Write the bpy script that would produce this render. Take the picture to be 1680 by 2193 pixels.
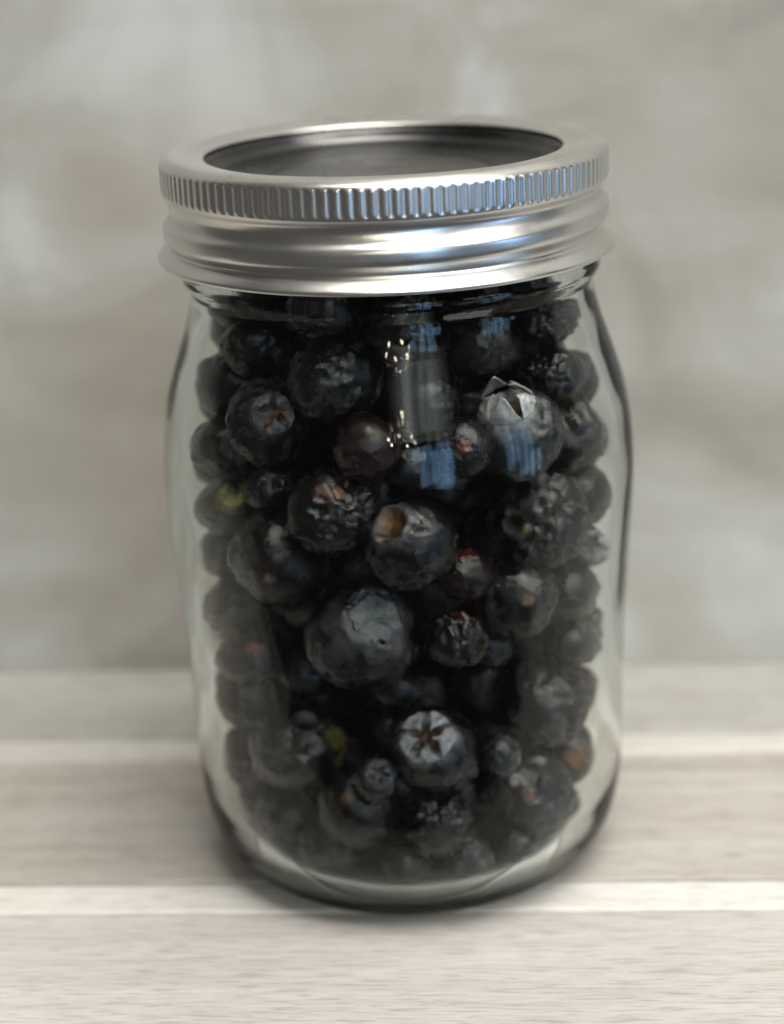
import bpy, math, random
import numpy as np
from mathutils import Matrix, Vector

for o in list(bpy.data.objects):
    bpy.data.objects.remove(o, do_unlink=True)
S = bpy.context.scene
C = S.collection
MM = 0.001

# ------------------------------------------------------------------ camera
D, H = 324.15, 171.49                       # mm in front of the jar axis, above the table
PITCH, ROLL, YAW, FPX = 0.325635, -0.042601, -0.003221, 4254.2
PW, PH = 1680.0, 2193.0                     # pixel frame the focal length is given in


def cam_axes():
    f = np.array([math.sin(YAW)*math.cos(PITCH), math.cos(YAW)*math.cos(PITCH), -math.sin(PITCH)])
    r = np.array([math.cos(YAW), -math.sin(YAW), 0.0])
    u = np.cross(r, f)
    c, s = math.cos(ROLL), math.sin(ROLL)
    return r*c+u*s, u*c-r*s, f


CR, CU, CF = cam_axes()
CP = np.array([0.0, -D, H])
cd = bpy.data.cameras.new('camera')
cam = bpy.data.objects.new('camera', cd)
C.objects.link(cam)
m = Matrix.Identity(4)
for i in range(3):
    m[i][0], m[i][1], m[i][2], m[i][3] = CR[i], CU[i], -CF[i], CP[i]*MM
cam.matrix_world = m
cd.sensor_fit = 'VERTICAL'
cd.sensor_height = 24.0
cd.lens = 24.0*FPX/PH
cd.clip_start, cd.clip_end = 0.01, 50
cd.dof.use_dof = True
cd.dof.focus_distance = 0.3
cd.dof.aperture_fstop = 6.4
cd.dof.aperture_blades = 0
S.camera = cam

# ------------------------------------------------------------------ world, lamps, exposure
w = bpy.data.worlds.new('World')
S.world = w
w.use_nodes = True
bg = w.node_tree.nodes['Background']
bg.inputs[0].default_value = (1.0, 0.98, 0.94, 1)
bg.inputs[1].default_value = 0.085


def area(name, loc, target, sx, sy, power, color):
    l = bpy.data.lights.new(name, 'AREA')
    l.shape = 'RECTANGLE'
    l.size, l.size_y, l.energy, l.color = sx, sy, power, color
    o = bpy.data.objects.new(name, l)
    C.objects.link(o)
    o.location = loc
    o.rotation_euler = (Vector(target)-Vector(loc)).to_track_quat('-Z', 'Y').to_euler()
    return o


def polar(az, el, dist, z0=0.08):
    """a point seen from the jar at azimuth az (degrees, right of the camera) and elevation el"""
    a, e = math.radians(az), math.radians(el)
    return (dist*math.sin(a)*math.cos(e), -dist*math.cos(a)*math.cos(e), z0+dist*math.sin(e))


def curtain(o, folds, soft):
    """lets a lamp shine as through a hung curtain: brighter and darker folds, soft on its sides"""
    l = o.data
    l.use_nodes = True
    nt = l.node_tree
    em = nt.nodes['Emission']
    ge = nt.nodes.new('ShaderNodeNewGeometry')
    sp = nt.nodes.new('ShaderNodeSeparateXYZ')
    nt.links.new(ge.outputs['Parametric'], sp.inputs[0])
    mp = nt.nodes.new('ShaderNodeMapping')
    mp.inputs['Scale'].default_value = (folds, folds*0.12, 1)
    nt.links.new(ge.outputs['Parametric'], mp.inputs['Vector'])
    no = nt.nodes.new('ShaderNodeTexNoise')
    no.inputs['Scale'].default_value = 1.0
    no.inputs['Detail'].default_value = 3.0
    nt.links.new(mp.outputs[0], no.inputs['Vector'])
    rp = nt.nodes.new('ShaderNodeValToRGB')
    rp.color_ramp.elements[0].position, rp.color_ramp.elements[1].position = 0.32, 0.68
    nt.links.new(no.outputs[0], rp.inputs[0])
    ed = nt.nodes.new('ShaderNodeValToRGB')
    while len(ed.color_ramp.elements) < 4:
        ed.color_ramp.elements.new(0.5)
    for e, (p, c) in zip(ed.color_ramp.elements, ((0.0, 0.0), (soft, 1.0), (1-soft, 1.0), (1.0, 0.0))):
        e.position, e.color = p, (c, c, c, 1)
    nt.links.new(sp.outputs[0], ed.inputs[0])
    mu = nt.nodes.new('ShaderNodeMath')
    mu.operation = 'MULTIPLY'
    nt.links.new(rp.outputs[0], mu.inputs[0])
    nt.links.new(ed.outputs[0], mu.inputs[1])
    m2 = nt.nodes.new('ShaderNodeMath')
    m2.operation = 'MULTIPLY'
    m2.inputs[1].default_value = 2.0
    nt.links.new(mu.outputs[0], m2.inputs[0])
    nt.links.new(m2.outputs[0], em.inputs['Strength'])


WARM = (1.0, 0.965, 0.90)
area('ceiling_lamp', polar(40, 72, 1.6), (0, 0.02, 0.05), 1.1, 1.1, 42, WARM)
curtain(area('sheer_window_lamp', polar(12, 26, 2.0), (0, 0, 0.08), 1.15, 0.85, 9, (0.93, 1.0, 0.94)), 5.0, 0.3)
for az, el, sx, sy, pw in ((10.5, 6.5, 0.17, 0.17, 0.6), (16.3, 2.2, 0.16, 0.46, 1.9), (22.5, 2.0, 0.22, 0.50, 2.8),
                           (55.5, 3.0, 0.20, 0.44, 1.5), (63.0, 1.0, 0.24, 0.50, 2.0), (68.5, -4.0, 0.10, 0.20, 0.7)):
    curtain(area('window_pane_lamp', polar(az, el, 2.0), (0, 0, 0.08), sx, sy, pw, (0.34, 0.62, 1.0)), 4.0, 0.12)
area('room_lamp', polar(52, 36, 2.0), (0, 0, 0.08), 0.8, 0.8, 14, WARM)
for bx, el in ((-3.0, 13.4), (0.5, 17.2), (6.5, 16.4), (2.5, 20.6), (4.0, 12.6), (8.0, 14.2), (-4.5, 16.0)):
    bl = bpy.data.lights.new('chandelier_bulb', 'POINT')
    bl.energy, bl.color, bl.shadow_soft_size = 1.2, (1.0, 0.86, 0.62), 0.015
    bo = bpy.data.objects.new('chandelier_bulb', bl)
    C.objects.link(bo)
    bo.location = polar(bx, el, 1.5)

vs = S.view_settings
vs.view_transform = 'Standard'
vs.look = 'None'
vs.exposure = 0.0
vs.gamma = 1.0
vs.use_curve_mapping = False
S.render.engine = 'CYCLES'
cy = S.cycles
cy.use_denoising = True
try:
    cy.denoiser = 'OPENIMAGEDENOISE'
    cy.denoising_input_passes = 'RGB_ALBEDO_NORMAL'
except Exception:
    pass
cy.max_bounces = 16
cy.transmission_bounces = 14
cy.glossy_bounces = 6
cy.transparent_max_bounces = 16
cy.sample_clamp_indirect = 14.0
cy.blur_glossy = 0.6
cy.caustics_reflective = True
cy.caustics_refractive = True
cy.use_adaptive_sampling = False
cy.use_guiding = False


# ------------------------------------------------------------------ helpers
def pix_ray(u, v):
    d = CF + CR*(u-PW/2)/FPX - CU*(v-PH/2)/FPX
    return d/np.linalg.norm(d)


def pix_table(u, v, z=0.0):
    d = pix_ray(u, v)
    t = (z-CP[2])/d[2]
    return CP+d*t


def h3(ix, iy, iz, seed):
    n = (ix*374761393 + iy*668265263 + iz*2147483647 + seed*1274126177) & 0xffffffff
    n = ((n ^ (n >> 13))*1274126177) & 0xffffffff
    n = ((n ^ (n >> 16))*2246822519) & 0xffffffff
    return ((n ^ (n >> 15)) & 0xffffff)/float(0xffffff)*2-1


def vnoise(P, seed=0):
    P = np.asarray(P, float)
    i = np.floor(P).astype(np.int64)
    f = P-i
    f = f*f*f*(f*(f*6-15)+10)
    out = 0
    for a in (0, 1):
        wx = f[:, 0] if a else 1-f[:, 0]
        for b in (0, 1):
            wy = f[:, 1] if b else 1-f[:, 1]
            for c in (0, 1):
                wz = f[:, 2] if c else 1-f[:, 2]
                out = out + wx*wy*wz*h3(i[:, 0]+a, i[:, 1]+b, i[:, 2]+c, seed)
    return out


def fbm(P, seed=0, oct=3):
    s, a, t = 0, 1.0, 0
    for k in range(oct):
        s = s+a*vnoise(P*2.03**k+7.3*k, seed+k*17)
        t += a
        a *= 0.5
    return s/t


def sstep(a, b, x):
    t = np.clip((x-a)/(b-a), 0, 1)
    return t*t*(3-2*t)


def mesh_obj(name, verts, faces, mat, parent=None, smooth=True, cols=None, outward=False):
    me = bpy.data.meshes.new(name)
    if outward:                                  # faces must look outwards, glass most of all
        P = np.asarray(verts)
        vol = 0.0
        for f in faces:
            for k in range(1, len(f)-1):
                vol += float(np.dot(P[f[0]], np.cross(P[f[k]], P[f[k+1]])))
        if vol < 0:
            faces = [tuple(f[::-1]) for f in faces]
    me.from_pydata([tuple(v) for v in np.asarray(verts)], [], [tuple(int(i) for i in f) for f in faces])
    if smooth:
        me.polygons.foreach_set('use_smooth', np.ones(len(me.polygons), bool))
    if cols is not None:
        a = me.color_attributes.new('col', 'FLOAT_COLOR', 'POINT')
        a.data.foreach_set('color', np.ascontiguousarray(cols, np.float32).ravel())
    me.materials.append(mat)
    me.update()
    o = bpy.data.objects.new(name, me)
    C.objects.link(o)
    if parent is not None:
        o.parent = parent
    return o


def tag(o, label, cat=None, group=None, kind=None):
    if label:
        o['label'] = label
    if cat:
        o['category'] = cat
    if group:
        o['group'] = group
    if kind:
        o['kind'] = kind
    return o


def grid_faces(nr, nt, close_r=False):
    fs = []
    for i in range(nr if close_r else nr-1):
        a, b = i*nt, ((i+1) % nr)*nt
        for j in range(nt):
            k = (j+1) % nt
            fs.append((a+j, a+k, b+k, b+j))
    return fs


def lathe(name, prof, nt, mat, parent=None, closed=True, radial=None):
    """prof: list of (r, z) in mm, going round the section; radial(r, z, theta) may move points"""
    t = np.linspace(0, 2*math.pi, nt, endpoint=False)
    V = []
    for r, z in prof:
        R, Z = np.full(nt, float(r)), np.full(nt, float(z))
        if radial:
            R, Z = radial(R, Z, t)
        V.append(np.stack([R*np.cos(t), R*np.sin(t), Z], -1))
    V = np.concatenate(V)*MM
    return mesh_obj(name, V, grid_faces(len(prof), nt, closed), mat, parent, outward=nt < 200)


def resample(pts, step):
    """Catmull-Rom through pts (r, z), sampled about every step mm"""
    P = np.array(pts, float)
    Q = np.vstack([2*P[0]-P[1], P, 2*P[-1]-P[-2]])
    out = []
    for i in range(1, len(Q)-2):
        p0, p1, p2, p3 = Q[i-1], Q[i], Q[i+1], Q[i+2]
        n = max(1, int(round(np.linalg.norm(p2-p1)/step)))
        for k in range(n):
            t = k/n
            out.append(0.5*(2*p1+(p2-p0)*t+(2*p0-5*p1+4*p2-p3)*t*t+(3*p1-p0-3*p2+p3)*t**3))
    out.append(P[-1])
    return [tuple(x) for x in out]


# ------------------------------------------------------------------ materials
def new_mat(name):
    mt = bpy.data.materials.new(name)
    mt.use_nodes = True
    nt = mt.node_tree
    return mt, nt, nt.nodes['Principled BSDF'], nt.nodes, nt.links


def node(nt, typ, **kw):
    n = nt.nodes.new(typ)
    for k, v in kw.items():
        if k in n.inputs:
            n.inputs[k].default_value = v
        else:
            setattr(n, k, v)
    return n


def ramp(nt, stops):
    r = nt.nodes.new('ShaderNodeValToRGB')
    e = r.color_ramp.elements
    while len(e) < len(stops):
        e.new(0.5)
    for el, (p, c) in zip(e, stops):
        el.position = p
        el.color = (*c, 1)
    return r


def wood_mat(name, c_dark, c_mid, c_light, seed, grain=1.0):
    mt, nt, p, N, L = new_mat(name)
    tc = node(nt, 'ShaderNodeTexCoord')
    mp = node(nt, 'ShaderNodeMapping')
    mp.inputs['Location'].default_value = (seed*1.7, seed*0.31, 0)
    L.new(tc.outputs['Object'], mp.inputs['Vector'])
    st = node(nt, 'ShaderNodeMapping')                     # stretch along x
    st.inputs['Scale'].default_value = (14, 330, 330)
    L.new(mp.outputs[0], st.inputs['Vector'])
    n1 = node(nt, 'ShaderNodeTexNoise', Scale=1.0, Detail=7.0, Roughness=0.62, Distortion=0.6)
    L.new(st.outputs[0], n1.inputs['Vector'])
    st2 = node(nt, 'ShaderNodeMapping')
    st2.inputs['Scale'].default_value = (9, 45, 45)
    L.new(mp.outputs[0], st2.inputs['Vector'])
    n2 = node(nt, 'ShaderNodeTexNoise', Scale=1.0, Detail=4.0, Roughness=0.55, Distortion=1.2)
    L.new(st2.outputs[0], n2.inputs['Vector'])
    mx = node(nt, 'ShaderNodeMix', data_type='FLOAT')
    mx.inputs[0].default_value = 0.5
    L.new(n1.outputs[0], mx.inputs[2])
    L.new(n2.outputs[0], mx.inputs[3])
    r = ramp(nt, [(0.36, c_dark), (0.5, c_mid), (0.63, c_light)])
    L.new(mx.outputs[0], r.inputs[0])
    L.new(r.outputs[0], p.inputs['Base Color'])
    p.inputs['Roughness'].default_value = 0.55
    st3 = node(nt, 'ShaderNodeMapping')
    st3.inputs['Scale'].default_value = (150, 1700, 1700)
    L.new(mp.outputs[0], st3.inputs['Vector'])
    n3 = node(nt, 'ShaderNodeTexNoise', Scale=1.0, Detail=3.0, Roughness=0.6, Distortion=0.3)
    L.new(st3.outputs[0], n3.inputs['Vector'])
    fr = ramp(nt, [(0.34, (0.62, 0.58, 0.53)), (0.5, (0.97, 0.96, 0.95)), (0.6, (1.0, 1.0, 1.0))])
    L.new(n3.outputs[0], fr.inputs[0])
    mu = node(nt, 'ShaderNodeMix', data_type='RGBA', blend_type='MULTIPLY')
    mu.inputs[0].default_value = 0.7*grain
    L.new(r.outputs[0], mu.inputs[6])
    L.new(fr.outputs[0], mu.inputs[7])
    L.new(mu.outputs[2], p.inputs['Base Color'])
    b = node(nt, 'ShaderNodeBump', Strength=0.35*grain, Distance=0.0004)
    L.new(n1.outputs[0], b.inputs['Height'])
    L.new(b.outputs[0], p.inputs['Normal'])
    return mt


def wall_mat(name, seed, tint):
    mt, nt, p, N, L = new_mat(name)
    tc = node(nt, 'ShaderNodeTexCoord')
    mp = node(nt, 'ShaderNodeMapping')
    mp.inputs['Location'].default_value = (seed, seed*0.7, seed*1.3)
    L.new(tc.outputs['Object'], mp.inputs['Vector'])
    n1 = node(nt, 'ShaderNodeTexNoise', Scale=22.0, Detail=4.0, Roughness=0.55, Distortion=0.8)
    L.new(mp.outputs[0], n1.inputs['Vector'])
    st = node(nt, 'ShaderNodeMapping')
    st.inputs['Scale'].default_value = (10, 60, 60)
    L.new(mp.outputs[0], st.inputs['Vector'])
    n2 = node(nt, 'ShaderNodeTexNoise', Scale=1.0, Detail=5.0, Roughness=0.6)
    L.new(st.outputs[0], n2.inputs['Vector'])
    mx = node(nt, 'ShaderNodeMix', data_type='FLOAT')
    mx.inputs[0].default_value = 0.3
    L.new(n1.outputs[0], mx.inputs[2])
    L.new(n2.outputs[0], mx.inputs[3])
    r = ramp(nt, [(0.34, tuple(0.31*t for t in tint)), (0.47, tuple(0.40*t for t in tint)),
                  (0.55, (0.44, 0.44, 0.415)), (0.68, (0.56, 0.56, 0.545))])
    L.new(mx.outputs[0], r.inputs[0])
    L.new(r.outputs[0], p.inputs['Base Color'])
    p.inputs['Roughness'].default_value = 0.6
    return mt


def metal_mat(name, col, rough, aniso=0.0, bump=0.15):
    mt, nt, p, N, L = new_mat(name)
    p.inputs['Metallic'].default_value = 1.0
    p.inputs['Base Color'].default_value = (*col, 1)
    tc = node(nt, 'ShaderNodeTexCoord')
    n = node(nt, 'ShaderNodeTexNoise', Scale=900.0, Detail=4.0, Roughness=0.6)
    L.new(tc.outputs['Object'], n.inputs['Vector'])
    n2 = node(nt, 'ShaderNodeTexNoise', Scale=110.0, Detail=3.0)
    L.new(tc.outputs['Object'], n2.inputs['Vector'])
    mr = node(nt, 'ShaderNodeMapRange')
    mr.inputs[1].default_value, mr.inputs[2].default_value = 0.3, 0.7
    mr.inputs[3].default_value, mr.inputs[4].default_value = rough*0.85, rough*1.2
    L.new(n2.outputs[0], mr.inputs[0])
    L.new(mr.outputs[0], p.inputs['Roughness'])
    b = node(nt, 'ShaderNodeBump', Strength=bump, Distance=0.00008)
    L.new(n.outputs[0], b.inputs['Height'])
    L.new(b.outputs[0], p.inputs['Normal'])
    return mt


def glass_mat():
    mt, nt, p, N, L = new_mat('clear_glass')
    nt.nodes.remove(p)
    rf = node(nt, 'ShaderNodeBsdfRefraction', IOR=1.5, Roughness=0.0)
    rf.inputs['Color'].default_value = (0.985, 0.995, 0.99, 1)
    gl = node(nt, 'ShaderNodeBsdfGlossy', Roughness=0.0)
    fr = node(nt, 'ShaderNodeFresnel', IOR=1.5)
    pw = node(nt, 'ShaderNodeMath', operation='POWER')
    pw.inputs[1].default_value = 1.33
    L.new(fr.outputs[0], pw.inputs[0])
    g = node(nt, 'ShaderNodeMixShader')
    L.new(pw.outputs[0], g.inputs[0])
    L.new(rf.outputs[0], g.inputs[1])
    L.new(gl.outputs[0], g.inputs[2])
    out = nt.nodes['Material Output']
    L.new(g.outputs[0], out.inputs['Surface'])
    ab = node(nt, 'ShaderNodeVolumeAbsorption', Density=16.0)
    ab.inputs['Color'].default_value = (0.60, 0.76, 0.64, 1)
    L.new(ab.outputs[0], out.inputs['Volume'])
    return mt


def berry_mat():
    mt, nt, p, N, L = new_mat('dried_berry_skin')
    at = node(nt, 'ShaderNodeAttribute', attribute_name='col')
    tc = node(nt, 'ShaderNodeTexCoord')
    n = node(nt, 'ShaderNodeTexNoise', Scale=560.0, Detail=5.0, Roughness=0.65, Distortion=1.6)
    L.new(tc.outputs['Object'], n.inputs['Vector'])
    mr = node(nt, 'ShaderNodeMapRange')
    mr.inputs[1].default_value, mr.inputs[2].default_value = 0.3, 0.7
    mr.inputs[3].default_value, mr.inputs[4].default_value = 0.55, 1.45
    L.new(n.outputs[0], mr.inputs[0])
    vm = node(nt, 'ShaderNodeVectorMath', operation='SCALE')
    L.new(at.outputs['Color'], vm.inputs[0])
    L.new(mr.outputs[0], vm.inputs['Scale'])
    L.new(vm.outputs[0], p.inputs['Base Color'])
    rg = node(nt, 'ShaderNodeMapRange')
    rg.inputs[3].default_value, rg.inputs[4].default_value = 0.13, 0.45
    L.new(at.outputs['Alpha'], rg.inputs[0])
    L.new(rg.outputs[0], p.inputs['Roughness'])
    v = node(nt, 'ShaderNodeTexNoise', Scale=1500.0, Detail=4.0, Roughness=0.6)
    L.new(tc.outputs['Object'], v.inputs['Vector'])
    ad = node(nt, 'ShaderNodeMath', operation='MULTIPLY_ADD')
    ad.inputs[1].default_value = 0.45
    L.new(v.outputs[0], ad.inputs[0])
    L.new(n.outputs[0], ad.inputs[2])
    b = node(nt, 'ShaderNodeBump', Strength=0.4, Distance=0.0004)
    L.new(ad.outputs[0], b.inputs['Height'])
    L.new(b.outputs[0], p.inputs['Normal'])
    p.inputs['Specular IOR Level'].default_value = 0.42
    return mt


M_GLASS = glass_mat()
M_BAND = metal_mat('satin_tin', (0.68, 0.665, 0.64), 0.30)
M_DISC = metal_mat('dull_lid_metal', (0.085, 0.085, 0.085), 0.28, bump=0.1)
M_BERRY = berry_mat()

# ------------------------------------------------------------------ the setting: planks and wall
SET_ROT = math.radians(0)                       # set below from two pixels of one plank joint
a_, b_ = pix_table(0, 1905), pix_table(1680, 1893)
SET_ROT = math.atan2(b_[1]-a_[1], b_[0]-a_[0])
ca, sa = math.cos(SET_ROT), math.sin(SET_ROT)


def set_y(v):                                   # distance behind the jar, measured across the planks, at picture row v
    q = pix_table(840, v)
    return -sa*q[0]+ca*q[1]


table = bpy.data.objects.new('table_top', None)
C.objects.link(table)
table.rotation_euler = (0, 0, SET_ROT)
tag(table, 'whitewashed wooden planks that the jar stands on', kind='structure')
PAL = {
    'plank': ((0.31, 0.285, 0.252), (0.39, 0.366, 0.337), (0.455, 0.435, 0.41)),
    'front': ((0.39, 0.37, 0.345), (0.455, 0.438, 0.42), (0.51, 0.50, 0.488)),
    'rear': ((0.45, 0.435, 0.41), (0.50, 0.485, 0.46), (0.54, 0.53, 0.51)),
    'far': ((0.30, 0.29, 0.27), (0.345, 0.337, 0.32), (0.39, 0.385, 0.372)),
    'strip': ((0.54, 0.52, 0.49), (0.60, 0.585, 0.56), (0.64, 0.63, 0.61)),
}


def plank(y0, y1, pal, seed, z=0.0):
    """one board across the scene, y0..y1 in mm across the planks, with eased edges"""
    x0, x1, e, g = -420, 420, 0.7, 0.25
    prof = [(y0+g, -18), (y0+g, z-e), (y0+g+e*0.3, z-e*0.3), (y0+g+e, z), (y1-g-e, z), (y1-g-e*0.3, z-e*0.3), (y1-g, z-e), (y1-g, -18)]
    V, F = [], []
    xs = [x0, x1]
    for x in xs:
        for y, zz in prof:
            V.append((x*MM, y*MM, zz*MM))
    n = len(prof)
    for i in range(n):
        j = (i+1) % n
        F.append((i, j, n+j, n+i))
    F.append(tuple(range(n-1, -1, -1)))
    F.append(tuple(range(n, 2*n)))
    c = PAL[pal]
    return mesh_obj('plank', V, F, wood_mat('whitewashed_wood', *c, seed), table, smooth=False)


ys = [-63, set_y(1953), set_y(1888), set_y(1622), set_y(1575), set_y(1428)]
plank(ys[0], ys[1], 'front', 1)
plank(ys[1], ys[2], 'strip', 2)
plank(ys[2], ys[3], 'plank', 3)
plank(ys[3], ys[4], 'rear', 4)
WALL_Y = ys[5]
plank(ys[4], WALL_Y+6, 'far', 7)

wall = bpy.data.objects.new('back_wall', None)
C.objects.link(wall)
wall.rotation_euler = (0, 0, SET_ROT)
tag(wall, 'mottled grey stone panels of the blurred back wall', kind='structure')


def panel(x0, x1, z0, z1, seed, tint):
    e = 1.0
    y = WALL_Y
    V = [(x0, y+12, z0), (x1, y+12, z0), (x1, y+12, z1), (x0, y+12, z1),
         (x0, y+e, z0), (x1, y+e, z0), (x1, y+e, z1), (x0, y+e, z1),
         (x0+e, y, z0+0.05), (x1-e, y, z0+0.05), (x1-e, y, z1-e), (x0+e, y, z1-e)]
    F = [(3, 2, 1, 0), (0, 1, 5, 4), (1, 2, 6, 5), (2, 3, 7, 6), (3, 0, 4, 7),
         (4, 5, 9, 8), (5, 6, 10, 9), (6, 7, 11, 10), (7, 4, 8, 11), (8, 9, 10, 11)]
    return mesh_obj('panel', np.array(V)*MM, F, wall_mat('mottled_stone', seed, tint), wall, smooth=False)


panel(-420, 86, 0.15, 420, 3.1, (1.0, 0.95, 0.84))
panel(86.3, 420, 0.15, 420, 8.2, (0.98, 0.98, 0.86))

# ------------------------------------------------------------------ the glass jar
OUT = [(33.0, 122.5), (33.0, 112), (33.0, 107.2), (34.3, 106.2), (34.3, 104.2), (33.2, 103.0), (33.3, 101),
       (34.6, 96), (36.7, 90), (38.5, 84), (39.4, 78), (39.8, 72), (39.7, 66), (39.3, 60), (38.9, 54), (38.5, 48),
       (38.2, 42), (37.95, 36), (37.8, 30), (37.7, 24), (37.5, 18), (37.1, 13), (36.2, 8.6), (34.6, 5.0), (32.3, 2.2), (30.2, 0.7), (28.6, 0.12)]
INN = [(30.2, 122.5), (30.2, 112), (30.2, 106), (30.4, 102), (31.4, 97), (33.4, 90.5), (35.3, 84), (36.3, 78), (36.7, 72),
       (36.6, 66), (36.2, 60), (35.8, 54), (35.4, 48), (35.1, 42), (34.9, 36), (34.7, 30), (34.5, 24), (34.2, 18), (33.4, 12.5),
       (31.4, 7.6), (27.5, 4.3), (18.0, 3.2), (8.0, 3.6), (0.01, 3.8)]
JX = 0.5


def rin(z):
    zz = np.array([p[1] for p in INN[::-1]][4:])
    rr = np.array([p[0] for p in INN[::-1]][4:])
    return np.interp(z, zz, rr)


def glass_wave(R, Z, t):
    k = np.clip((Z-9)/10, 0, 1)*np.clip((112-Z)/8, 0, 1)
    inner = (R < rin(Z)+0.6) | (Z < 0)
    P = np.stack([np.cos(t)*2.2, np.sin(t)*2.2, Z*0.055], -1)
    a = vnoise(P, 5)*0.22+vnoise(P*2.3, 9)*0.07
    return R+np.where(inner, a*k, vnoise(P*0.8, 15)*0.05*k), Z


o_prof = resample(OUT, 1.1)
i_prof = resample(INN, 1.3)[::-1]
top = [(32.4, 123.2), (31.6, 123.4), (30.8, 123.2)]
bot = [(27.6, 0.2), (26.6, 0.7), (24, 1.1), (16, 1.3), (6, 1.4), (0.01, 1.4)]
jar = lathe('glass_jar', i_prof+top[::-1]+o_prof+bot, 144, M_GLASS, closed=False, radial=glass_wave)
jar.location = (JX*MM, 0, 0.0002)
tag(jar, 'clear glass preserving jar full of dried blueberries on the planks', 'jar')

# ------------------------------------------------------------------ screw band
NK = 124
BT = 125.0


def band_outer(z, t):
    """outer radius of the band at z (mm) and angle t, with the knurl and the rolled thread"""
    u = BT-z                                    # depth below the top
    ph = (t+math.pi/2+math.pi) % (2*math.pi)-math.pi      # 0 in front, + to the right
    lift = ph*0.55                              # the thread climbs to the right
    fade = 1-sstep(2.5, 3.1, np.abs(ph))
    r = np.full_like(t, 35.55)
    r = r+0.75*(1-sstep(5.6, 7.2, u))                                         # knurled collar stands proud
    zt = u-(11.4-lift)
    r = r+fade*0.95*np.exp(-(zt/1.75)**4*0.9) - fade*0.35*np.exp(-((zt+3.6)/1.1)**2) - fade*0.3*np.exp(-((zt-3.3)/0.9)**2)
    fl = sstep(13.9, 14.7, u)
    r = r*(1-fl)+fl*(35.35+1.35*np.clip(u-14.4, 0, 9)**0.9)
    # knurl
    kk = sstep(0.95, 1.6, u)*(1-sstep(5.1, 5.8, u))
    s = np.cos(t*NK)
    r = r+kk*0.11*np.tanh(1.6*(s+0.2))
    # rounded shoulder
    r = r-1.5*np.clip(1-u/1.5, 0, 1)**2.2
    return r


def build_band():
    nt = NK*10
    t = np.linspace(0, 2*math.pi, nt, endpoint=False)
    rows = []
    def row(R, Z):
        rows.append(np.stack([R*np.cos(t), R*np.sin(t), np.broadcast_to(Z, t.shape)], -1))
    one = np.ones_like(t)
    zb = BT-16.4
    # rolled bead at the bottom (from the inside round to the outside)
    for a in np.linspace(math.pi*1.15, -0.45*math.pi, 12)[::-1]:
        pass
    rb = 37.05
    for a in np.linspace(-math.pi*1.0, math.pi*0.30, 11):
        row(one*(rb+0.50*math.cos(a)), zb+0.50*math.sin(a)-0.05)
    us = np.concatenate([np.linspace(15.6, 6.0, 42), np.linspace(5.9, 4.9, 8), np.linspace(4.7, 2.0, 6), np.linspace(1.9, 0.0, 16)])
    for u in us:
        row(band_outer(BT-u, t), BT-u)
    # top lip: flat, a shallow step, then the turned-in edge
    for r, z in [(34.2, BT+0.10), (33.4, BT+0.12), (32.4, BT+0.05), (31.6, BT-0.12), (31.0, BT-0.36), (30.4, BT-0.46), (29.9, BT-0.48), (29.45, BT-0.56),
                 (29.15, BT-0.75), (29.1, BT-0.95), (29.25, BT-1.1), (29.8, BT-1.15), (31.5, BT-1.15), (33.2, BT-1.3), (34.4, BT-2.2), (34.6, BT-4), (34.6, BT-14), (35.3, BT-15.5), (35.9, BT-16.2)]:
        row(one*r, z)
    V = np.concatenate(rows)*MM
    return mesh_obj('screw_band', V, [f[::-1] for f in grid_faces(len(rows), nt, True)], M_BAND)


band = build_band()
tag(band, 'silver metal screw band with ribbed rim around the jar mouth', 'lid band')

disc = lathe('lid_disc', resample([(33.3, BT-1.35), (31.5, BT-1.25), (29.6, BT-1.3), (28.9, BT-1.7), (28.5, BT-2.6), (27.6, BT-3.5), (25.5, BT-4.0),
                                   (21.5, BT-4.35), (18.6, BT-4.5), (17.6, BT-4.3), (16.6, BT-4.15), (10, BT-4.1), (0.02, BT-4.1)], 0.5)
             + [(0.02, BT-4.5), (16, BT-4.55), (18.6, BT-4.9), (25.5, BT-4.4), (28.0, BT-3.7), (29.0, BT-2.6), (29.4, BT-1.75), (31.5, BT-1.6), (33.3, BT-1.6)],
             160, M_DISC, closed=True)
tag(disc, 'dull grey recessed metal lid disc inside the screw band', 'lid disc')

# ------------------------------------------------------------------ blueberries
import bmesh
ICO = {}


def ico(n):
    if n not in ICO:
        bm = bmesh.new()
        bmesh.ops.create_icosphere(bm, subdivisions=n, radius=1.0)
        bm.verts.ensure_lookup_table()
        V = np.array([v.co[:] for v in bm.verts])
        F = [tuple(v.index for v in f.verts) for f in bm.faces]
        bm.free()
        ICO[n] = (V/np.linalg.norm(V, axis=1)[:, None], F)
    return ICO[n]


def frame(a):
    a = a/np.linalg.norm(a)
    h = np.array([0, 0, 1.0]) if abs(a[2]) < 0.9 else np.array([1.0, 0, 0])
    x = np.cross(h, a)
    x /= np.linalg.norm(x)
    return x, np.cross(a, x), a


BLACK = np.array([0.011, 0.011, 0.015])
PALETTE = {
    'blue': (np.array([0.004, 0.0035, 0.005]), np.array([0.145, 0.126, 0.128])),
    'brown': (np.array([0.008, 0.005, 0.005]), np.array([0.13, 0.105, 0.102])),
    'grey': (np.array([0.007, 0.0065, 0.007]), np.array([0.175, 0.162, 0.158])),
    'maroon': (np.array([0.014, 0.0035, 0.0045]), np.array([0.09, 0.06, 0.065])),
    'pale': (np.array([0.02, 0.02, 0.021]), np.array([0.33, 0.32, 0.32])),
}


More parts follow.
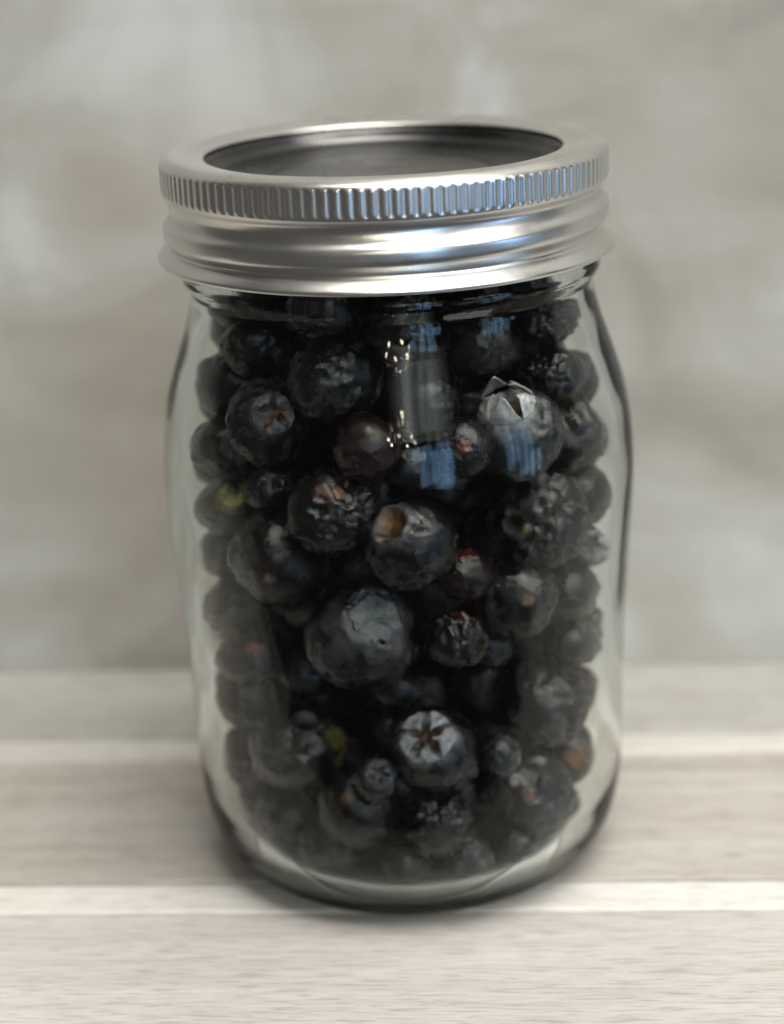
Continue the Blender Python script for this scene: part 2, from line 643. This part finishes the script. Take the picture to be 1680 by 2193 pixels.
def shape_berry(r, ax, seed, pal='blue', wrinkle=0.4, bloom=0.4, crown=None, crown_size=0.5, patches=(), lumps=0.0, lod=5, squash=0.08, scol=None):
    """returns verts (mm, about the berry's centre), faces and colours"""
    V, F = ico(lod)
    wrinkle = 0.22+0.95*wrinkle
    rs = np.random.RandomState(seed)
    X, Y, A = frame(ax)
    off = rs.uniform(-50, 50, 3)
    base, blm = PALETTE[pal]
    t = np.arccos(np.clip(V@A, -1, 1))
    ph = np.arctan2(V@Y, V@X)
    low = fbm(V*1.3+off, seed, 2)
    mid = fbm(V*3.0+off, seed+3, 3)
    fine = fbm(V*9.0+off, seed+5, 3)
    warp = V+0.25*np.stack([vnoise(V*2.2+off, seed+21), vnoise(V*2.2-off, seed+22), vnoise(V*2.2+off*.5, seed+23)], -1)
    MW = np.stack([np.cos(ph)*np.sin(t), np.sin(ph)*np.sin(t), 0.55*np.cos(t)], -1)       # folds run from crown to stem
    MW = MW+0.22*(warp-V)
    c1 = np.clip(1-np.abs(vnoise(MW*3.1+off, seed+7))*3.2, 0, 1)**1.5
    c2 = np.clip(1-np.abs(vnoise(MW*8.0+off, seed+8))*2.6, 0, 1)**1.5
    c3 = np.clip(1-np.abs(vnoise(warp*16.0+off, seed+12))*2.4, 0, 1)**1.5
    facet = np.abs(vnoise(warp*2.4+off, seed+14))
    wmask = sstep(-0.30, 0.25, low+0.3*mid)*0.85+0.15
    rad = 1+0.05*low+0.02*mid-wrinkle*wmask*(0.12*c1+0.085*c2+0.05*c3+0.22*(facet-0.25))+0.006*fine
    if lumps:
        rad = rad+lumps*(np.abs(vnoise(V*4.3+off, seed+31))*0.35-0.05)
    e1, e2 = rs.uniform(-0.10, 0.08, 2)
    rad = rad*(1-squash*(V@A)**2+e1*(V@X)**2+e2*(V@Y)**2)
    for k in range(3):                                       # sunken dents
        dd = rs.normal(size=3)
        dd /= np.linalg.norm(dd)
        ang = np.arccos(np.clip(V@dd, -1, 1))/rs.uniform(0.35, 0.75)+0.25*mid
        rad = rad-(0.05+0.13*wrinkle)*rs.uniform(0.3, 1.0)*np.exp(-ang**2*1.6)
    bl = 0.55*np.clip(bloom*(0.0+1.7*mid+0.9*low+1.3*fine), 0, 1)*(0.25+0.75*sstep(-0.2, 0.3, mid+low))
    flesh = np.zeros(len(V))
    fcol = np.array([0.16, 0.07, 0.02])
    if crown in ('star', 'crater', 'torn', 'pit'):
        q = t/crown_size+0.10*vnoise(np.stack([np.cos(ph)*2, np.sin(ph)*2, ph*0+seed], -1), seed+9)
        rim = np.exp(-((q-1.05)/0.22)**2)
        inside = 1-sstep(0.72, 0.95, q)
        dep = {'star': 0.22, 'crater': 0.30, 'torn': 0.13, 'pit': 0.12}[crown]
        rad = rad+rim*0.05-inside*dep
        bl = np.clip(bl+{'star': 0.9, 'crater': 0.75, 'torn': 0.6, 'pit': 0.35}[crown]*np.exp(-(np.clip(q-1, 0, 9)/0.4)**2)*(0.75+0.5*fine), 0, 1.25)
        flesh = inside*{'star': 1.0, 'crater': 1.0, 'torn': 0.6, 'pit': 0.7}[crown]
        if crown == 'crater':
            fcol = np.array([0.20, 0.09, 0.025])
        if crown == 'star':
            fcol = np.array([0.075, 0.035, 0.022])
        if crown == 'pit':
            fcol = np.array([0.03, 0.022, 0.018])
        bl = bl*(1-inside)
        halo = np.exp(-(np.clip(q-1, 0, 9)/0.30)**2)*sstep(-0.35, 0.35, mid+0.8*fine+0.25)*(1-inside)
    if crown == 'flat':
        lim = math.cos(crown_size)
        dcap = np.clip(V@A-lim, 0, 1)
        rad = rad*(1-dcap*0.75)
        q = t/crown_size+0.16*vnoise(np.stack([np.cos(ph)*2.2, np.sin(ph)*2.2, ph*0+seed], -1), seed+9)
        ins = 1-sstep(0.85, 1.0, q)
        bl = np.clip(bl+0.45*ins+0.55*np.exp(-((q-1.25)/0.35)**2)*(0.5+mid), 0, 1.1)
    col = base*(1+0.5*mid[:, None])+(blm-base)*bl[:, None]
    col = col*(1-flesh[:, None])+fcol*(0.75+0.9*np.clip(fine+mid, -0.6, 1))[:, None]*flesh[:, None]
    if scol is not None:
        col = col*(1-halo[:, None])+np.array(scol)*(0.8+0.5*fine[:, None])*halo[:, None]
    for pd, ps, pc in patches:
        pd = np.asarray(pd)/np.linalg.norm(pd)
        k = 1-sstep(0.55, 1.0, np.arccos(np.clip(V@pd, -1, 1))/ps+0.38*mid+0.25*fine)
        col = col*(1-k[:, None])+np.array(pc)*k[:, None]*(1+0.5*fine[:, None])
    rough = np.clip(0.35+0.9*bl+0.35*mid+flesh, 0, 1)
    return V*rad[:, None]*r, F, np.concatenate([np.clip(col, 0.002, 1), rough[:, None]], 1)


def sheet(name, r, ax, outline, lift, mat_col, seed, parent, thick=0.25, n=9):
    """a thin shell piece lying over the berry: outline = [(angle phi, radius in rad)] polar around ax"""
    X, Y, A = frame(ax)
    ph = np.array([o[0] for o in outline])
    rr = np.array([o[1] for o in outline])
    m_ = len(outline)
    V, cols = [], []
    rs = np.random.RandomState(seed)
    cphi = np.array([np.mean(rr*np.cos(ph)), np.mean(rr*np.sin(ph))])
    for k in range(n+1):
        s = k/n
        for i in range(m_):
            px = cphi[0]*(1-s)+s*rr[i]*math.cos(ph[i])
            py = cphi[1]*(1-s)+s*rr[i]*math.sin(ph[i])
            ang = math.hypot(px, py)
            d = A*math.cos(ang)+(X*px+Y*py)/max(ang, 1e-6)*math.sin(ang)
            V.append(d*r*(1+lift(px, py, s)))
    V = np.array(V)
    nn = vnoise(V*0.9/r*6, seed)*0.5+vnoise(V/r*14, seed+2)*0.35
    V = V*(1+0.02*nn[:, None])
    top_ = V
    bot_ = V*(1-thick/r)
    VV = np.vstack([top_, bot_])
    F = []
    o2 = (n+1)*m_
    for k in range(n):
        for i in range(m_):
            j = (i+1) % m_
            F.append((k*m_+i, k*m_+j, (k+1)*m_+j, (k+1)*m_+i))
            F.append((o2+(k+1)*m_+i, o2+(k+1)*m_+j, o2+k*m_+j, o2+k*m_+i))
    for i in range(m_):
        j = (i+1) % m_
        F.append((n*m_+i, n*m_+j, o2+n*m_+j, o2+n*m_+i))
    c = np.array(mat_col)*(1+0.7*nn[:, None])
    c = np.vstack([c, c*0.6])
    cc = np.concatenate([np.clip(c, 0.003, 1), np.full((len(VV), 1), 0.85)], 1)
    return mesh_obj(name, VV*MM, F, M_BERRY, parent, cols=cc)


def sepals(r, ax, size, col, seed, parent, upright=0.0):
    """five sepals folded in from the rim of the crown, leaving a star-shaped hole"""
    rs = np.random.RandomState(seed)
    p0 = rs.uniform(0, 6.28)
    for k in range(5):
        a = p0+k*2*math.pi/5
        tip = size*(0.30+rs.uniform(-0.08, 0.12))
        hw = 0.60*rs.uniform(0.78, 1.08)
        bite = rs.uniform(-0.12, 0.12, 6)
        pts = []
        for s in np.linspace(-1, 1, 9):                       # outer edge on the rim
            pts.append((a+hw*s, size*1.12))
        for m_, (s, rr) in enumerate(((0.84, 0.92), (0.62, 0.70), (0.34, 0.50))):
            pts.append((a+hw*(s+bite[m_])+rs.uniform(-.05, .05), size*(rr+0.5*bite[5-m_])))
        pts.append((a+rs.uniform(-.1, .1), tip))
        for m_, (s, rr) in enumerate(((-0.34, 0.50), (-0.62, 0.70), (-0.84, 0.92))):
            pts.append((a+hw*(s+bite[3+m_])+rs.uniform(-.05, .05), size*(rr+0.5*bite[m_])))
        up = upright*(0.6+0.8*rs.rand())
        def lift(px, py, s, up=up):
            q = math.hypot(px, py)/size
            return 0.03-0.10*max(0, 1-q)+up*max(0, 1.1-q)+0.03*math.sin(9*px/size+seed)*math.cos(8*py/size)
        sheet('sepal', r, ax, pts, lift, col, seed+k, parent)


BERRIES = []          # dict(c, r, key, args, label)


def put(u, v, rpx, back=0.0, **kw):
    """a berry whose centre shows at picture point (u, v) and that leans on the inside of the glass"""
    d = pix_ray(u, v)
    best = None
    for t in np.arange(240, 420, 0.25):
        P = CP+d*t
        rr = rpx*(d@CF*t)/FPX
        rad = math.hypot(P[0]-JX, P[1])
        lim = rin(P[2])-rr-0.15
        if rad <= lim:
            best = (P, rr)
            break
        if best is None or rad-lim < best[2]:
            best = (P, rr, rad-lim)
    P, rr = best[0]+d*back, best[1]
    kw['uv'] = (u, v, rpx)
    BERRIES.append(dict(c=P.copy(), r=rr, key=True, **kw))


def facing(u, v, rpx, fu, fv, c):
    """direction on a berry whose feature shows at (fu, fv)"""
    toward = CP-c
    toward /= np.linalg.norm(toward)
    x, y = (fu-u)/rpx, -(fv-v)/rpx
    q = math.sqrt(max(0.02, 1-x*x-y*y))
    n = CR*x+CU*y+toward*q
    return n/np.linalg.norm(n)


YG, ORG, RED, PINK, WHT = (0.13, 0.11, 0.028), (0.17, 0.075, 0.03), (0.08, 0.013, 0.011), (0.28, 0.16, 0.15), (0.45, 0.44, 0.43)
put(505, 840, 88, pal='blue', wrinkle=0.12, bloom=0.05, label='smooth round black blueberry by the left glass under the shoulder')
put(465, 985, 72, back=3, pal='grey', wrinkle=0.3, bloom=0.3, label='grey-tinged blueberry at the left glass below the smooth black one')
put(495, 1065, 66, back=1, pal='brown', wrinkle=0.3, bloom=0.2, pat=[(505, 1045, 0.7, (0.24, 0.215, 0.045)), (505, 1030, .3, (0.02, 0.02, 0.01))], label='blueberry with a bright yellow-green patch at the left glass')
put(612, 945, 92, pal='grey', wrinkle=0.75, bloom=0.55, crown='torn', at=(625, 925), cs=0.42, up=0.35, scol=(0.16, 0.15, 0.155), label='crumpled grey blueberry with a lifted flake of skin, upper left')
put(785, 950, 78, back=2.5, pal='maroon', wrinkle=0.15, bloom=0.22, label='round dark maroon blueberry right of the crumpled grey one')
put(718, 1062, 92, pal='brown', wrinkle=0.85, bloom=0.4, pat=[(735, 1018, 0.22, ORG), (700, 1020, .3, (0.06, 0.012, 0.014))], label='wrinkled blueberry with a small orange-red fleck near its top')
put(590, 1055, 62, back=6, pal='brown', wrinkle=0.7, bloom=0.25, label='dark creased blueberry tucked left of the orange-flecked one')
put(600, 1178, 106, pal='brown', wrinkle=0.12, bloom=0.35, pat=[(580, 1222, 0.16, PINK)], label='large smooth blueberry with a small pink scar on its front')
put(905, 1152, 104, pal='blue', wrinkle=0.25, bloom=0.5, crown='crater', at=(852, 1110), cs=0.42, label='blueberry with an open orange-brown crater facing left')
put(1090, 935, 104, pal='pale', wrinkle=0.75, bloom=0.5, crown='torn', at=(1070, 868), cs=0.5, up=0.55, scol=(0.42, 0.41, 0.40), label='pale crumpled blueberry with a torn whitish crown, upper right')
put(1005, 955, 66, back=1.5, pal='grey', wrinkle=0.35, bloom=0.2, pat=[(1008, 952, 0.25, (0.16, 0.05, 0.04))], label='small dark blueberry with a reddish scar left of the pale crumpled one')
put(1240, 945, 76, pal='pale', wrinkle=0.35, bloom=0.5, pat=[(1258, 915, 0.38, WHT), (1195, 935, .3, (0.10, 0.035, 0.02))], label='blueberry with a white blotch near the right glass')
put(1245, 838, 68, pal='grey', wrinkle=0.35, bloom=0.5, label='grey blueberry at the right glass, highest of the right column')
put(1160, 700, 66, pal='brown', wrinkle=0.9, bloom=0.35, lumps=0.35, label='knobbly dark blueberry in the neck at the upper right')
put(1160, 815, 72, back=2, pal='blue', wrinkle=0.8, bloom=0.3, label='dark shrivelled blueberry just above the pale crumpled one')
put(1142, 1112, 104, pal='grey', wrinkle=0.9, bloom=0.5, crown='pit', at=(1085, 1130), cs=0.25, pat=[(1112, 1138, .16, (0.22, 0.15, 0.04))], label='deeply wrinkled grey blueberry with a yellowish chip, right of centre')
put(1250, 1168, 48, pal='pale', wrinkle=0.2, bloom=0.5, crown='star', at=(1258, 1160), cs=0.72, scol=(0.30, 0.30, 0.33), label='tiny pale blueberry with a star crown at the right glass')
put(1088, 1268, 88, pal='grey', wrinkle=0.4, bloom=0.4, pat=[(1112, 1268, 0.17, ORG)], label='greyish blueberry with one tiny orange dot')
put(985, 1215, 62, back=4.5, pal='maroon', wrinkle=0.5, bloom=0.1, pat=[(985, 1165, 0.4, RED)], label='dark red blueberry squeezed behind the cratered one')
put(782, 1352, 118, pal='blue', wrinkle=0.16, bloom=0.35, crown='flat', at=(815, 1308), cs=0.62, label='largest blueberry, in the centre, with a flat torn grey crown')
put(972, 1395, 73, pal='brown', wrinkle=0.95, bloom=0.25, pat=[(985, 1335, 0.4, RED)], label='small shrivelled black blueberry with a red tip right of the largest')
put(1215, 1335, 86, pal='brown', wrinkle=0.8, bloom=0.7, lumps=0.6, label='knobbly brownish-grey blueberry at the right, below the tiny pale one')
put(1130, 1492, 100, pal='grey', wrinkle=0.6, bloom=0.35, label='big dark creased blueberry lower right, beside the white star one')
put(930, 1562, 103, pal='blue', wrinkle=0.15, bloom=0.35, crown='star', at=(912, 1532), cs=0.50, scol=(0.38, 0.37, 0.39), label='blueberry with a whitish crown around a brown star-shaped hole')
put(672, 1575, 106, pal='brown', wrinkle=0.5, bloom=0.45, crown='pit', at=(690, 1515), cs=0.25, pat=[(762, 1555, 0.36, YG), (770, 1600, .3, YG)], label='big blueberry with a yellow-green streak down its right side')
put(1205, 1605, 84, pal='brown', wrinkle=0.3, bloom=0.3, pat=[(1228, 1620, 0.35, (0.2, 0.09, 0.03))], label='brownish blueberry with a dull orange patch, lower right glass')
put(745, 1712, 90, back=1, pal='brown', wrinkle=0.2, bloom=0.12, pat=[(718, 1695, 0.2, ORG)], label='dark blueberry with a bright orange dot near the bottom')
put(800, 1660, 50, pal='blue', wrinkle=0.6, bloom=0.55, crown='star', at=(810, 1650), cs=0.55, scol=(0.07, 0.075, 0.09), label='small bluish blueberry with a puckered crown above the orange-dotted one')
put(942, 1752, 68, pal='blue', wrinkle=0.3, bloom=0.3, lumps=0.9, label='small blackberry-like knobbly blueberry at the bottom centre')
put(1108, 1738, 98, pal='grey', wrinkle=0.35, bloom=0.25, pat=[(1132, 1668, 0.16, WHT), (1082, 1708, 0.17, WHT), (1110, 1745, .12, ORG)], label='blueberry with two painted white glints at the lower right')  # the white spots are glints painted into the skin colour
put(545, 1395, 62, pal='blue', wrinkle=0.4, bloom=0.3, pat=[(545, 1382, 0.3, (0.32, 0.04, 0.03))], label='dark blueberry with a bright red streak at the left')
put(482, 1185, 58, back=2, pal='brown', wrinkle=0.3, bloom=0.3, label='blueberry at the left glass below the yellow-green patch')
put(515, 1290, 70, back=1, pal='grey', wrinkle=0.3, bloom=0.3, label='greyish blueberry at the left glass above the red-streaked one')
put(545, 1495, 66, back=1, pal='brown', wrinkle=0.4, bloom=0.4, label='blueberry at the left glass just below the red-streaked one')
put(560, 1630, 82, back=1, pal='brown', wrinkle=0.3, bloom=0.5, label='brownish blueberry at the left, third from the bottom')
put(625, 1785, 84, pal='brown', wrinkle=0.3, bloom=0.5, label='dusty brownish blueberry in the lower left corner of the jar')
put(1042, 1592, 46, back=2, pal='pale', wrinkle=0.3, bloom=0.3, label='small grey blueberry just right of the star-shaped hole')
put(1275, 1480, 60, back=2, pal='maroon', wrinkle=0.4, bloom=0.5, label='reddish blueberry at the right glass, lower half')
put(1232, 1722, 52, pal='maroon', wrinkle=0.4, bloom=0.4, pat=[(1235, 1712, .4, (0.12, 0.05, 0.03))], label='small reddish blueberry at the lower right glass')
put(1275, 1040, 66, back=1, pal='maroon', wrinkle=0.3, bloom=0.2, label='dark reddish blueberry at the right glass above the tiny pale one')
put(715, 822, 100, pal='grey', wrinkle=0.25, bloom=0.55, label='big hazy grey-green blueberry under the neck, left of centre')
put(905, 860, 84, back=5, pal='blue', wrinkle=0.3, bloom=0.2, label='black blueberry under the neck at the centre')
put(560, 735, 74, pal='blue', wrinkle=0.4, bloom=0.1, label='black blueberry in the neck at the upper left')
put(700, 690, 78, pal='brown', wrinkle=0.4, bloom=0.2, label='dark brown blueberry in the neck, second from the left')
put(860, 700, 82, pal='blue', wrinkle=0.4, bloom=0.2, label='black blueberry in the neck behind the lamp reflections')
put(1015, 735, 86, pal='blue', wrinkle=0.4, bloom=0.25, label='black blueberry in the neck below the right blue reflection')
put(735, 1860, 70, pal='brown', wrinkle=0.4, bloom=0.4, label='dusty blueberry on the jar bottom, left of centre')
put(870, 1850, 58, pal='brown', wrinkle=0.4, bloom=0.3, label='dusty blueberry on the jar bottom at the centre')
put(1010, 1850, 62, pal='grey', wrinkle=0.4, bloom=0.4, pat=[(965, 1815, .3, (0.22, 0.15, 0.08))], label='blueberry with a tan chip on the jar bottom, right of centre')
put(1110, 1850, 52, pal='grey', wrinkle=0.4, bloom=0.3, label='small grey blueberry on the jar bottom at the far right')
put(860, 1000, 66, back=5, pal='blue', wrinkle=0.3, bloom=0.1, label='black blueberry behind the blue reflection, above the cratered one')
put(800, 1230, 62, back=8, pal='blue', wrinkle=0.4, bloom=0.1, label='black blueberry in the gap above the largest one')
put(640, 1440, 78, back=5, pal='blue', wrinkle=0.3, bloom=0.08, label='black blueberry in shadow left of the largest one')
put(1050, 1395, 60, back=7, pal='blue', wrinkle=0.3, bloom=0.15, label='black blueberry behind and right of the red-tipped one')
put(850, 1480, 60, back=6, pal='blue', wrinkle=0.3, bloom=0.1, label='black blueberry in the dark gap below the largest one')

# crumb and powder layer on the jar bottom, added to darken the glass base
cr_t = np.linspace(0, 2*math.pi, 96, endpoint=False)
fl_r = np.array([p[0] for p in INN[::-1]][:6])
fl_z = np.array([p[1] for p in INN[::-1]][:6])
rows = []
for q in list(np.linspace(0.05, 25.5, 30)):
    P = np.stack([q*np.cos(cr_t), q*np.sin(cr_t)], -1)
    n_ = vnoise(np.concatenate([P*0.7, P[:, :1]*0+3], 1), 77)
    rows.append(np.concatenate([P, (np.interp(q, fl_r, fl_z)+0.95+0.5*n_)[:, None]], 1))
for q in list(np.linspace(25.6, 0.05, 16)):
    P = np.stack([q*np.cos(cr_t), q*np.sin(cr_t)], -1)
    rows.append(np.concatenate([P, np.full((96, 1), np.interp(q, fl_r, fl_z)+0.4)], 1))
V = np.concatenate(rows)
nn = fbm(V*0.8, 5, 3)
cols = np.concatenate([np.array([0.06, 0.046, 0.045])*(1+1.2*nn[:, None]).clip(0.2, 3), np.full((len(V), 1), 0.9)], 1)
added_crumbs = mesh_obj('base_darkening_crumbs', V*MM, grid_faces(len(rows), 96, True), M_BERRY, cols=cols)
added_crumbs.location = (JX*MM, 0, 0.0002)
tag(added_crumbs, 'dark blueberry crumb and powder layer added to darken the jar bottom', 'added_crumbs', kind='stuff')

# filler berries behind the front layer, packed by pushing overlapping ones apart
rs = np.random.RandomState(11)
nk = len(BERRIES)
cs = [b['c'] for b in BERRIES]
rr_ = [b['r'] for b in BERRIES]
fill_n = 215
for k in range(fill_n):
    r = rs.uniform(4.5, 8.2)
    z = rs.uniform(10, 114)
    a = rs.uniform(0, 2*math.pi)
    q = (rin(z)-r)*math.sqrt(rs.rand())
    cs.append(np.array([JX+q*math.cos(a), q*math.sin(a), z]))
    rr_.append(r)
cs, rr_ = np.array(cs), np.array(rr_)
home = cs[:nk].copy()
for it in range(260):
    d = cs[:, None]-cs[None]
    L_ = np.sqrt((d**2).sum(-1))+1e-6
    ov = np.clip(0.95*(rr_[:, None]+rr_[None])-L_, 0, None)
    np.fill_diagonal(ov, 0)
    mob = np.ones(len(cs))
    mob[:nk] = 0.12
    share = mob[:, None]/(mob[:, None]+mob[None])
    push = (d/L_[..., None]*(ov*share)[..., None]).sum(1)*0.55
    cs = cs+push
    cs[:nk] += (home-cs[:nk])*0.06
    z = np.clip(cs[:, 2], 4.3+rr_*1.0, 118.5-rr_)
    cs[:, 2] = z
    lim = rin(z)-rr_*1.0-0.1
    low_k = np.sqrt(np.clip(rr_**2-np.clip(rr_+10-z, 0, None)**2, 1, None))
    q = np.hypot(cs[:, 0]-JX, cs[:, 1])
    k = np.minimum(1, lim/np.maximum(q, 1e-6))
    cs[:, 0] = JX+(cs[:, 0]-JX)*k
    cs[:, 1] = cs[:, 1]*k
for i in range(nk):
    BERRIES[i]['c'] = cs[i]


def seen(cams, shrink=0.92):
    """which spheres are the first ones met by rays from the given viewpoints"""
    hit = np.zeros(len(cs), int)
    for P0 in cams:
        for u in np.linspace(-42, 42, 70):
            for z in np.linspace(4, 122, 95):
                side = np.array([-(0-P0[1]), (0-P0[0]), 0.0])
                side /= np.linalg.norm(side)
                d = side*u+np.array([JX, 0, z])-P0
                d /= np.linalg.norm(d)
                oc = cs-P0
                b = oc@d
                disc_ = rr_**2*shrink-((oc**2).sum(1)-b*b)
                ok = disc_ > 0
                if ok.any():
                    t = np.where(ok, b-np.sqrt(np.clip(disc_, 0, None)), 1e9)
                    hit[t.argmin()] += 1
    return hit


keep = np.array([i < nk or not (cs[i][1] < -13 and abs(cs[i][0]) < 25) for i in range(len(cs))])
cs, rr_ = cs[keep], rr_[keep]
h0 = seen([CP])+seen([CP+np.array([1.5, 0, 0.8])], 0.6)
h1 = seen([np.array([-130, -300, H]), np.array([130, -300, H])])
for i in range(nk, len(cs)):
    if h0[i] >= 1 or h1[i] >= 4:
        BERRIES.append(dict(c=cs[i], r=rr_[i], key=False, hits=int(h0[i]), side=bool(h0[i] < 4),
                            pal=['blue', 'brown', 'blue', 'grey', 'brown'][i % 5], wrinkle=0.2+0.6*rs.rand(), bloom=0.1+0.35*rs.rand()))

for i, b in enumerate(BERRIES):
    r, c = b['r'], b['c']
    ax = rs.normal(size=3)
    pats = []
    if b['key']:
        u, v, rp = b['uv']
        if 'at' in b:
            ax = facing(u, v, rp, b['at'][0], b['at'][1], c)
        pats = [(facing(u, v, rp, p[0], p[1], c), p[2], p[3]) for p in b.get('pat', ())]
    crown = b.get('crown')
    if crown is None and 'at' not in b and i % 3 == 0:
        crown = 'pit'
    V, F, cols = shape_berry(r*1.015, ax, 100+i*7, b['pal'], b['wrinkle'], b['bloom'], crown, b.get('cs', 0.3), pats, b.get('lumps', 0.0),
                             lod=5 if b['key'] else 4, scol=b.get('scol'))
    W = V+c                                                   # flatten against the glass instead of passing into it
    q_ = np.hypot(W[:, 0]-JX, W[:, 1])
    k_ = np.minimum(1, (rin(np.clip(W[:, 2], 8, 120))-0.25)/np.maximum(q_, 1e-6))
    W[:, 0] = JX+(W[:, 0]-JX)*k_
    W[:, 1] *= k_
    W[:, 2] = np.clip(W[:, 2], 4.2+np.clip(np.hypot(W[:, 0]-JX, W[:, 1])-22, 0, 99)**1.5*0.16, 118.9)
    V = W-c
    o = mesh_obj('blueberry', V*MM, F, M_BERRY, cols=cols)
    o.location = c*MM
    if b['key']:
        tag(o, b['label'], 'blueberry', 'blueberries in the jar')
    else:
        zone = 'left side' if c[0] < -17 else 'right side' if c[0] > 18 else 'middle'
        high = 'upper' if c[2] > 84 else 'lower' if c[2] < 42 else 'mid-height'
        tag(o, 'plain dark blueberry packed behind the front ones, %s %s' % (high, zone), 'blueberry',
            'plain blueberries filling the jar, %s %s' % (high, zone))
    if crown == 'star':
        sepals(r*1.0, ax, b['cs'], b['scol'], 300+i, o)
    if crown == 'torn':
        sepals(r*1.0, ax, b['cs'], b['scol'], 300+i, o, upright=b['up'])
    if crown == 'flat':
        rq = np.random.RandomState(4)
        pts = [(a, 0.52*(1+0.16*rq.normal()*0.6)) for a in np.linspace(0, 2*math.pi, 40, endpoint=False)]
        sheet('calyx_flake', r*0.94, ax, pts, lambda px, py, s: -0.10*(1-s*s)+0.03*max(0, py)*3, (0.105, 0.12, 0.125), 41, o, n=10)
        pts = [(a, 0.60+0.04*rq.normal()) for a in np.linspace(0.5, 2.6, 18)]+[(a, 0.44+0.05*rq.normal()) for a in np.linspace(2.6, 0.5, 14)]
        sheet('skin_flap', r*0.99, ax, pts, lambda px, py, s: 0.05, (0.085, 0.095, 0.10), 43, o, n=6)
print('berries', len(BERRIES), 'tris', sum(len(o.data.polygons) for o in bpy.data.objects if o.type == 'MESH'))
